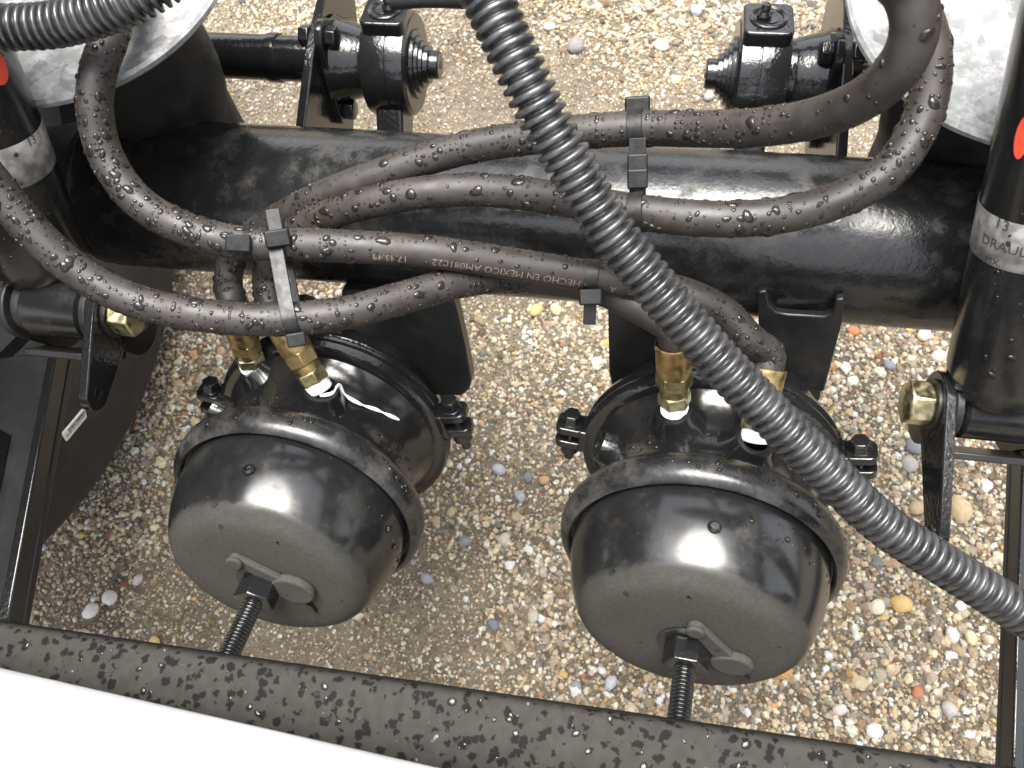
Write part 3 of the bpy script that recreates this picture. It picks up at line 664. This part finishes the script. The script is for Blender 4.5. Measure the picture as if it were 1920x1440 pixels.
# ------------------------------------------------------------------ camshafts and slack adjusters behind the axle
def ring(prof, m, seg=40): q = MB(); q.lathe(prof, seg, m); return q
def cam_unit(tip_px, in_px, side, label_s, label_a):
    """tip_px: outer end of the slack adjuster, in_px: far end of the shaft"""
    a = P(*tip_px); b = a+axd*(1 if side > 0 else -1)*.30; D = (b-a).normalized()
    m = basis(a, D, V((0, 0, 1)))                      # local z runs from the nose towards the wheel
    s = thing('cam_shaft', label_s, 'cam shaft', m @ Matrix.Translation((0, 0, .10)), 'brake cam shafts behind the axle')
    iv = Matrix.Translation((0, 0, -.10))
    ring([(0, .110), (.0205, .110), (.0205, .30), (0, .30)], iv).build('shaft_tube', 'gloss', s)
    ring([(0, .155), (.0222, .155), (.0225, .160), (.0222, .165), (0, .165)], iv).build('shaft_collar', 'gloss', s)
    ring([(0, .068), (.022, .068), (.030, .070), (.033, .078), (.036, .090), (.040, .098), (0, .098)], iv).build('bearing_housing', 'gloss', s)
    fl = MB(); pts = []
    for k_ in range(3):
        an = R(90+120*k_+ (15 if side > 0 else -15))
        for j in range(-4, 5): pts.append((.040*math.cos(an)+.017*math.cos(an+j*.33), .040*math.sin(an)+.017*math.sin(an+j*.33)))
    fl.prism(pts, .094, .101, iv); fp = fl.build('bearing_flange', 'gloss', s, bevel=.0012)
    for k_ in range(3):
        an = R(90+120*k_+(15 if side > 0 else -15)); c_ = Matrix.Translation((.043*math.cos(an), .043*math.sin(an), 0))
        MB().hexa(.0098, .084, .094, iv @ c_, rot=.2).build('flange_bolt', 'gloss', fp, bevel=.0008)
        MB().hexa(.0098, .1085, .118, iv @ c_, rot=.5).build('flange_nut', 'gloss', fp, bevel=.0008)
    t_ = thing('slack_adjuster', label_a, 'slack adjuster', m, 'slack adjusters behind the axle')
    ring([(0, 0), (.0112, 0), (.0125, .0012), (.0125, .009), (.0165, .0092), (.0170, .0130), (.0205, .0132), (.0210, .0160), (.0250, .0162), (.0258, .0190), (.0300, .0192), (.0310, .0225), (0, .0225)], Matrix()).build('nose_rings', 'gloss', t_)
    ring([(0, -.0004), (.0036, -.0004), (.0036, .001)], Matrix()).build('nose_shade_disc', 'ink_shade', t_)  # black disc on the nose end, painted shade instead of a bored hole
    b_ = MB(); b_.lathe([(0, .022), (.0425, .022), (.0455, .0245), (.0465, .030), (.0465, .0385), (.0455, .0390), (.0455, .0400), (.0465, .0405), (.0465, .060), (.0450, .063), (0, .063)], 56)
    body = b_.build('adjuster_body', 'gloss', t_)
    ring([(0, .0625), (.030, .0625), (.030, .070), (0, .070)], Matrix()).build('rear_seal', 'gloss', t_)
    # neck (towards +Y) with the adjusting port, arm (towards -Y, down) under the axle
    ysg = m.to_3x3().inverted() @ V((0, 1, 0)); ang = math.atan2(ysg.y, ysg.x)
    def rr(a_): return Matrix.Rotation(a_, 4, 'Z')
    nm = rr(ang+ (R(78) if side > 0 else R(-78)))
    tilt = R(28) if side > 0 else R(-28)
    MB().add([], []).prism(rounded(.0195, .0205, .006), .020, .0535, nm @ Matrix.Translation((0, 0, .0425)) @ Matrix.Rotation(R(90), 4, 'Y')).build('neck', 'gloss', t_, bevel=.0015)
    pm = nm @ Matrix.Translation((.0535, 0, .0425)) @ Matrix.Rotation(R(90), 4, 'Y')
    pp = MB().lathe([(.0145, -.002), (.0150, .0012), (.0135, .0018), (.0115, .0010), (.0105, -.001), (.0085, -.001), (.0080, .0008), (.006, .0004), (0, .0004)], 32, pm).build('adjusting_port', 'gloss', t_)
    MB().lathe([(.0058, 0), (.0058, .003), (.0035, .006), (.0042, .009), (.0030, .0115), (0, .012)], 16, pm @ Matrix.Translation((0.004, 0, .0004))).build('grease_nipple', 'gloss', pp)
    am = rr(ang+math.pi+(R(38) if side > 0 else R(-38)))
    ar = MB(); ar.prism([(.03, -.022), (.075, -.017), (.16, -.014), (.16, .014), (.075, .017), (.03, .022)], .030, .056, am); ar.build('arm', 'gloss', t_, bevel=.003)
    return m
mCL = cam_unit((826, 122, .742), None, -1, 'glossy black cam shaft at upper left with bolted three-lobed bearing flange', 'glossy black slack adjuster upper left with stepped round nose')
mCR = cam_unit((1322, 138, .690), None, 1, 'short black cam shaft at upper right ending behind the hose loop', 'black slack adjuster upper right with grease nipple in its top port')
for m_, pxs, sd_ in ((mCL, 'l', -1), (mCR, 'r', 1)):
    # upright bracket plates welded to the axle
    q = MB(); iv = m_
    Yl = m_.to_3x3().inverted() @ V((0, 1, 0)); Zl = m_.to_3x3().inverted() @ V((0, 0, 1)); Yl.z = 0; Zl.z = 0
    def yz(y, z): c_ = Yl*y+Zl*z; return (c_.x, c_.y)
    poly = [yz(-.15, -.10), (yz(-.15, .0)), yz(-.10, .025), yz(-.03, .045), yz(.03, .050), yz(.085, .040), yz(.095, .015), yz(.06, -.04), yz(-.02, -.075)]
    q.prism(poly, .1005, .109, m_); q.build('cam_bracket', 'gloss', axle, world=True, bevel=.0012)

# ------------------------------------------------------------------ air springs
def air_spring(c, label, bolt):
    m = Matrix.Translation(c)
    s = thing('air_spring', label, 'air spring', m, 'air springs beside the axle')
    MB().lathe([(0, -.003), (.114, -.003), (.1185, -.0025), (.1205, .000), (.1205, .003), (.1185, .0052), (.112, .0048), (.105, .0032), (.060, .003), (0, .003)], 96).build('top_plate', 'galv', s)
    MB().lathe([(0, -.190), (.05, -.190), (.052, -.15), (.056, -.135), (.060, -.115), (.062, -.090), (.060, -.06), (.060, -.03), (.060, -.012), (.060, -.0035), (0, -.0035)], 72).build('bellows', 'rubber', s)
    p = MB().lathe([(0, -.36), (.045, -.36), (.05, -.33), (.05, -.19), (0, -.19)], 48).build('pedestal', 'dark', s)
    return s
air_spring(P(128, -58, .565), 'left air spring with bright galvanised top plate, partly behind a hose bend', None)
air_spring(P(1948, 2, .520), 'right air spring with speckled galvanised top plate at the top right corner', None)

# ------------------------------------------------------------------ shock absorbers and their mounts
def wrap_text(txt, size, rad, z, a0, par, mat, flip=1, vert=False):
    vs, fs = text_mesh(txt, size); q = MB()
    q.add([(rad*math.cos(a0+flip*v.x/rad), rad*math.sin(a0+flip*v.x/rad), z+v.y*flip*flip) for v in vs], fs); return q.build('label_lettering', mat, par)
def shock(bot, top, rad, band, label, txt):
    m = zto(bot, top, CAM-bot); L = (top-bot).length; m = basis(bot, top-bot, CAM-bot)
    s = thing('shock_absorber', label, 'shock absorber', m, 'shock absorbers')
    MB().lathe([(0, .002), (rad*.55, .002), (rad*.86, .007), (rad*.97, .016), (rad, .026), (rad, L+.1), (0, L+.1)], 64).build('cylinder', 'shock', s)
    z0, z1 = band
    ang = math.pi/2
    lb = MB().lathe([(rad+.0004, z0), (rad+.0006, z0+.0003), (rad+.0006, z1-.0003), (rad+.0004, z1)], 64).build('label_band', 'foil', s)
    for t_, zz, sz, aa in txt: wrap_text(t_, sz, rad+.0009, zz, aa, lb, 'ink_shade')
    return s, m
sR, mSR = shock(P(1866, 738, .560), P(2015, 165, .428), .0338, (.118, .149), 'black shock absorber at the right edge with white lettered label band',
           [])
sL, mSL = shock(P(82, 508, .600), P(-112, 62, .470), .0348, (.090, .119), 'black shock absorber at the left edge with worn silver label band', [])
def on_shock(m, px, py, rad):
    A_ = V(m.col[2][:3]).normalized(); p_, z_, u_ = hit_cyl(px, py, m.translation, A_, rad); q_ = m.inverted() @ p_
    return math.atan2(q_.y, q_.x), z_
def red_patch(s, m, px, py, rad, ha, hz):
    a_, z_ = on_shock(m, px, py, rad); q = MB(); n_ = 16
    ring_ = [((rad+.0008)*math.cos(a_+ha*math.cos(t)), (rad+.0008)*math.sin(a_+ha*math.cos(t)), z_+hz*math.sin(t)) for t in [math.tau*i/n_ for i in range(n_)]]
    q.add(ring_+[((rad+.0008)*math.cos(a_), (rad+.0008)*math.sin(a_), z_)], [(i, (i+1) % n_, n_) for i in range(n_)]); q.build('red_sticker', 'red', s)
red_patch(sR, mSR, 1918, 258, .0338, .12, .012); red_patch(sL, mSL, -6, 128, .0348, .20, .010)
for s_, m_, rad_, rows in ((sR, mSR, .0338, (('DRAULICO', 1843, 452, 1900, 480, .0088), ('13', 1866, 424, 1884, 432, .0095), ('MX.', 1848, 488, 1862, 496, .0065))), (sL, mSL, .0348, (('13', 52, 276, 62, 270, .008),))):
    lb_ = [c_ for c_ in s_.children if c_.name.startswith('label_band')][0]
    for t_, xa, ya, xb, yb, sz in rows:
        a0, z0 = on_shock(m_, xa, ya, rad_); a1, z1 = on_shock(m_, xb, yb, rad_)
        wrap_text(t_, sz, rad_+.0009, z0, a0, lb_, 'ink_shade', 1 if a1 > a0 else -1)
def shock_mount(bolt_c, barrel_c, sgn, label, tongue_len, tongue_w, scale=.9):
    """clevis under the shock eye; bolt axis along the axle"""
    D = axd*sgn                                                # from the shock eye towards the picture's middle
    m = basis(barrel_c, D, V((0, 0, 1))) @ Matrix.Scale(scale, 4)
    s = thing('shock_mount', label, 'shock mount', m, 'clevis mounts under the shock absorbers')
    Y3 = (m.to_3x3().inverted() @ V((0, -1, 0))).normalized(); Z3 = (m.to_3x3().inverted() @ V((0, 0, 1))).normalized()
    def yz(y, z): c_ = Y3*y+Z3*z; return V((c_.x, c_.y))
    MB().lathe([(0, -.026), (.021, -.026), (.0245, -.0235), (.0245, .0235), (.021, .026), (0, .026)], 40).build('eye_barrel', 'shock', s)
    for z_ in (.0275, -.0345):
        MB().lathe([(0, z_), (.020, z_), (.0215, z_+.002), (.0215, z_+.005), (.020, z_+.007), (0, z_+.007)], 36).build('rubber_bush', 'rubber', s)
    def plate(z0, z1, tongue):
        q = MB(); c0 = V((0, 0)); 
        if tongue:
            e_ = yz(tongue_len, -.012); q.prism(capsule(c0, e_, .027, tongue_w), z0, z1)
        else: q.prism(capsule(c0, yz(-.01, -.05), .027, .026), z0, z1)
        return q
    pl = plate(.0355, .0435, True).build('lock_plate', 'gloss', s, bevel=.0012)
    e_ = yz(tongue_len, -.012); MB().lathe([(.0055, .0433), (.0055, .0442), (.0042, .0442), (.0030, .0436), (0, .0436)], 20, Matrix.Translation((e_.x, e_.y, 0))).build('rivet', 'gloss', pl)
    q = plate(.0290, .0352, False); q.build('clevis_plate', 'dark', s, bevel=.0012)
    plate(-.0415, -.0350, False).build('clevis_plate', 'dark', s, bevel=.0012)
    # bent strap below the eye that ties the clevis plates
    st_ = MB(); c1 = yz(.034, -.020); c2 = yz(.020, -.045)
    aa = V((c1.x, c1.y)); bb = V((c2.x, c2.y)); dv = (bb-aa).normalized(); nv = V((-dv.y, dv.x))*.003
    st_.prism([tuple(aa-nv), tuple(bb-nv), tuple(bb+nv), tuple(aa+nv)], -.040, .034); st_.build('clevis_web', 'dark', s, bevel=.001)
    MB().lathe([(.009, .0437), (.0205, .0437), (.0205, .0457), (.009, .0457)], 32).build('washer', 'dark', s)
    bt = MB().hexa(.0185, .0458, .0640, ch=.09, rot=.35).build('bolt_head', 'zinc', s, bevel=.0012)
    q = MB(); q.hexa(.0175, -.058, -.0420, ch=.09); nt_ = q.build('bolt_nut', 'zinc', s, bevel=.001)
    MB().lathe([(0, -.070), (.0085, -.070), (.0095, -.068), (.0095, -.058), (0, -.058)], 20).build('bolt_end', 'zinc', nt_)
    return s
shock_mount(None, P(124, 578, .592), 1, 'left clevis mount with yellow zinc bolt and long downward lock plate', .066, .0145)
shock_mount(None, P(1858, 768, .565), -1, 'right clevis mount with big yellow zinc bolt head and lock plate', .098, .0150)

# ------------------------------------------------------------------ suspension arms under the frame, at the edges
def arm(px0, px1, sgn, label):
    a = P(*px0); b = P(*px1); b.x = a.x+(b.x-a.x)*1.0
    d = (b-a).normalized(); m = basis(a, d, V((0, 0, 1))); L = (b-a).length
    s = thing('suspension_arm', label, 'suspension arm', m, 'suspension arms')
    xo = (m.to_3x3().inverted() @ V((sgn, 0, 0))).x; so_ = 1 if xo > 0 else -1
    MB().box((0, -.009, L/2-.01), (.0042, .009, L/2+.01)).build('web', 'gloss', s, bevel=.0015)
    MB().box((so_*.060, -.0225, L/2-.01), (.064, .004, L/2+.01)).build('inner_plate', 'dark', s, bevel=.0015)
    MB().box((so_*.040, -.010, L/2+.03), (.0035, .0085, L/2-.03)).build('inner_rib', 'gloss', s, bevel=.0015)
    return s
arm((96, 672, .70), (4, 1165, .60), -1, 'black steel suspension arm down the left edge with bright top edge')
arm((1926, 850, .66), (1910, 1445, .55), 1, 'black steel suspension arm seen as a sliver at the right edge')

# ------------------------------------------------------------------ left wheel, turned inwards
WC = V((-.82, .42, .51))
mw = Matrix.Translation(WC) @ Matrix.Rotation(R(5), 4, 'Z') @ Matrix.Rotation(R(90), 4, 'Y')   # local z points inwards (+X)
wh = thing('wheel', 'black tyre behind the left suspension arm with a barcode sticker on its sidewall', 'wheel', mw)
MB().lathe([(.285, -.115), (.295, -.12), (.38, -.145), (.46, -.140), (.492, -.118), (.506, -.095), (.510, 0), (.506, .095), (.492, .118), (.480, .128), (.462, .137), (.455, .138), (.44, .143), (.38, .147), (.33, .140), (.295, .122), (.285, .115)], 128).build('tyre', 'tyre', wh)
MB().lathe([(0, .02), (.12, .02), (.20, .05), (.27, .09), (.29, .117), (.292, .121), (.283, .121), (.27, .112), (.27, -.11), (.283, -.12), (0, -.08)], 64).build('rim', 'dark', wh)

# ------------------------------------------------------------------ crossmember and white panel in front
def along(px, py, d): return P(px, py, d)
B0 = P(430, 1231, .430)                                       # upper far edge of the beam
# real beam: runs along the axle direction, square-ish section
mb = basis(B0, axd, V((0, 0, 1)))
cb = thing('crossmember', 'dusty black steel crossmember with dark drop marks along the bottom edge', 'crossmember', mb)
yl = (mb.to_3x3().inverted() @ V((0, -1, 0))).x; sg = 1 if yl > 0 else -1
sec = [(0, -.004), (sg*.0012, -.001), (sg*.0035, .0010), (sg*.020, .0012), (sg*.036, .0010), (sg*.0395, -.001), (sg*.041, -.006), (sg*.041, -.075), (sg*.035, -.080), (sg*.004, -.080), (0, -.076)]
MB().prism(sec, -.75, .75).build('beam', 'beam', cb, sharp=50)
W0 = P(430, 1368, .350); mp = Matrix.Translation(W0) @ Matrix.Rotation(R(-3.4), 4, 'Z') @ basis((0, 0, 0), axd, V((0, 0, 1)))
wp = thing('body_panel', 'bright white painted panel in the bottom left corner', 'panel', mp)
MB().prism([(0, -.006), (sg*.002, -.002), (sg*.006, 0), (sg*.40, .004), (sg*.40, -.030), (0, -.030)], -.75, .75).build('panel_skin', 'white', wp, sharp=50)

# ------------------------------------------------------------------ frame rails on both sides, just out of the picture
for sx, lb in ((-1, 'left'), (1, 'right')):
    m = Matrix.Translation((-.085+sx*.44, .3, .95)); r_ = thing('frame_rail', 'black steel frame rail on the %s, running along the truck' % lb, 'frame rail', m, 'frame rails')
    MB().box((0, 0, .0), (.004, 2.2, .13)).build('web', 'dark', r_, bevel=.002)
    MB().box((sx*.042, 0, .134), (.046, 2.2, .0038)).build('flange', 'dark', r_, bevel=.002)
    MB().box((sx*.042, 0, -.134), (.046, 2.2, .0038)).build('flange', 'dark', r_, bevel=.002)

m = Matrix.Translation((-.085, .86, .93)); r_ = thing('frame_crossmember', 'black steel crossmember joining the frame rails beyond the slack adjusters', 'crossmember', m)
MB().box((0, 0, 0), (.43, .004, .09)).build('web', 'dark', r_, bevel=.002)
MB().box((0, .05, .094), (.43, .054, .0038)).build('flange', 'dark', r_, bevel=.002)
for c_ in (chL, chR):
    drops_on(c_, cyl_samples(150, -.060, -.040, .0842, R(20), R(160))+cyl_samples(60, -.018, -.009, .1060, R(20), R(160))+cyl_samples(40, .0, .02, .0935, R(10), R(70)))
drops_on(sR, cyl_samples(140, .03, .24, .0338, R(60), R(200))); drops_on(sL, cyl_samples(140, .03, .20, .0348, R(-10), R(120)))
drops_on(cb, [((sg*random.uniform(.003, .033), .0012, random.uniform(-.35, .6)), (0, 1, 0)) for _ in range(170)], .0022, .25)
tw = [G(a_, b_, .009) for a_, b_ in ((982, 1002), (1000, 990), (1018, 976), (1036, 970), (1050, 976))]
tag(MB().tube(spline(tw, .003), .0008, 6).build('twig', plain('dry_grass', (.34, .27, .15), .7)), 'thin dry grass stem lying on the gravel beside the right brake chamber', 'twig')
# barcode sticker on the tyre sidewall
def local_hit_tyre(px, py):
    d = cdir(px, py); iv = wh.matrix_world.inverted(); o_ = iv @ CAM; dd_ = iv.to_3x3() @ d; t_ = (.1455-o_.z)/dd_.z
    for _ in range(8):
        q_ = o_+dd_*t_; zz = float(np.interp(math.hypot(q_.x, q_.y), [.33, .38, .44, .455, .462, .480, .492, .506], [.140, .147, .143, .138, .137, .128, .118, .095])); t_ = (zz-o_.z)/dd_.z
    return o_+dd_*t_
pa, pb = local_hit_tyre(121, 818), local_hit_tyre(156, 776)
xd = (pa-pb).normalized(); L = (pa-pb).length; zd = (V((0, 0, 1))-xd*xd.z).normalized(); yd = zd.cross(xd)
pc = (pa+pb)/2; rr_ = V((pc.x, pc.y, 0)).normalized(); slope = -.12 if math.hypot(pc.x, pc.y) < .45 else -.5
zd = (V((0, 0, 1))-rr_*slope); zd = (zd-xd*xd.dot(zd)).normalized(); yd = zd.cross(xd)
sm = Matrix((xd, yd, zd)).transposed().to_4x4(); sm.translation = pb+V((0, 0, .0022))
Wd = L*.30
st = MB().prism([(x+L/2, y) for x, y in rounded(L/2*1.1, Wd/2, Wd*.12)], -.003, 0., sm).build('barcode_sticker', 'sticker', wh)
vs, fs = text_mesh('2H27321910', L*.165); q = MB(); wdt = max(v.x for v in vs)
q.add([tuple(sm @ V((v.x/wdt*L, v.y-.002+Wd*.02, .0004))) for v in vs], fs); q.build('sticker_number', 'ink_shade', st)
x = 0.; q = MB()
while x < L*.85:
    wdt = random.choice((.0007, .0012, .0018)); q.add([tuple(sm @ V((a_, b_, .0004))) for a_, b_ in ((x, -Wd*.42), (x+wdt, -Wd*.42), (x+wdt, -Wd*.10), (x, -Wd*.10))], [(0, 1, 2, 3)]); x += wdt+random.choice((.0007, .0012, .0016))
q.build('barcode', 'ink_shade', st)
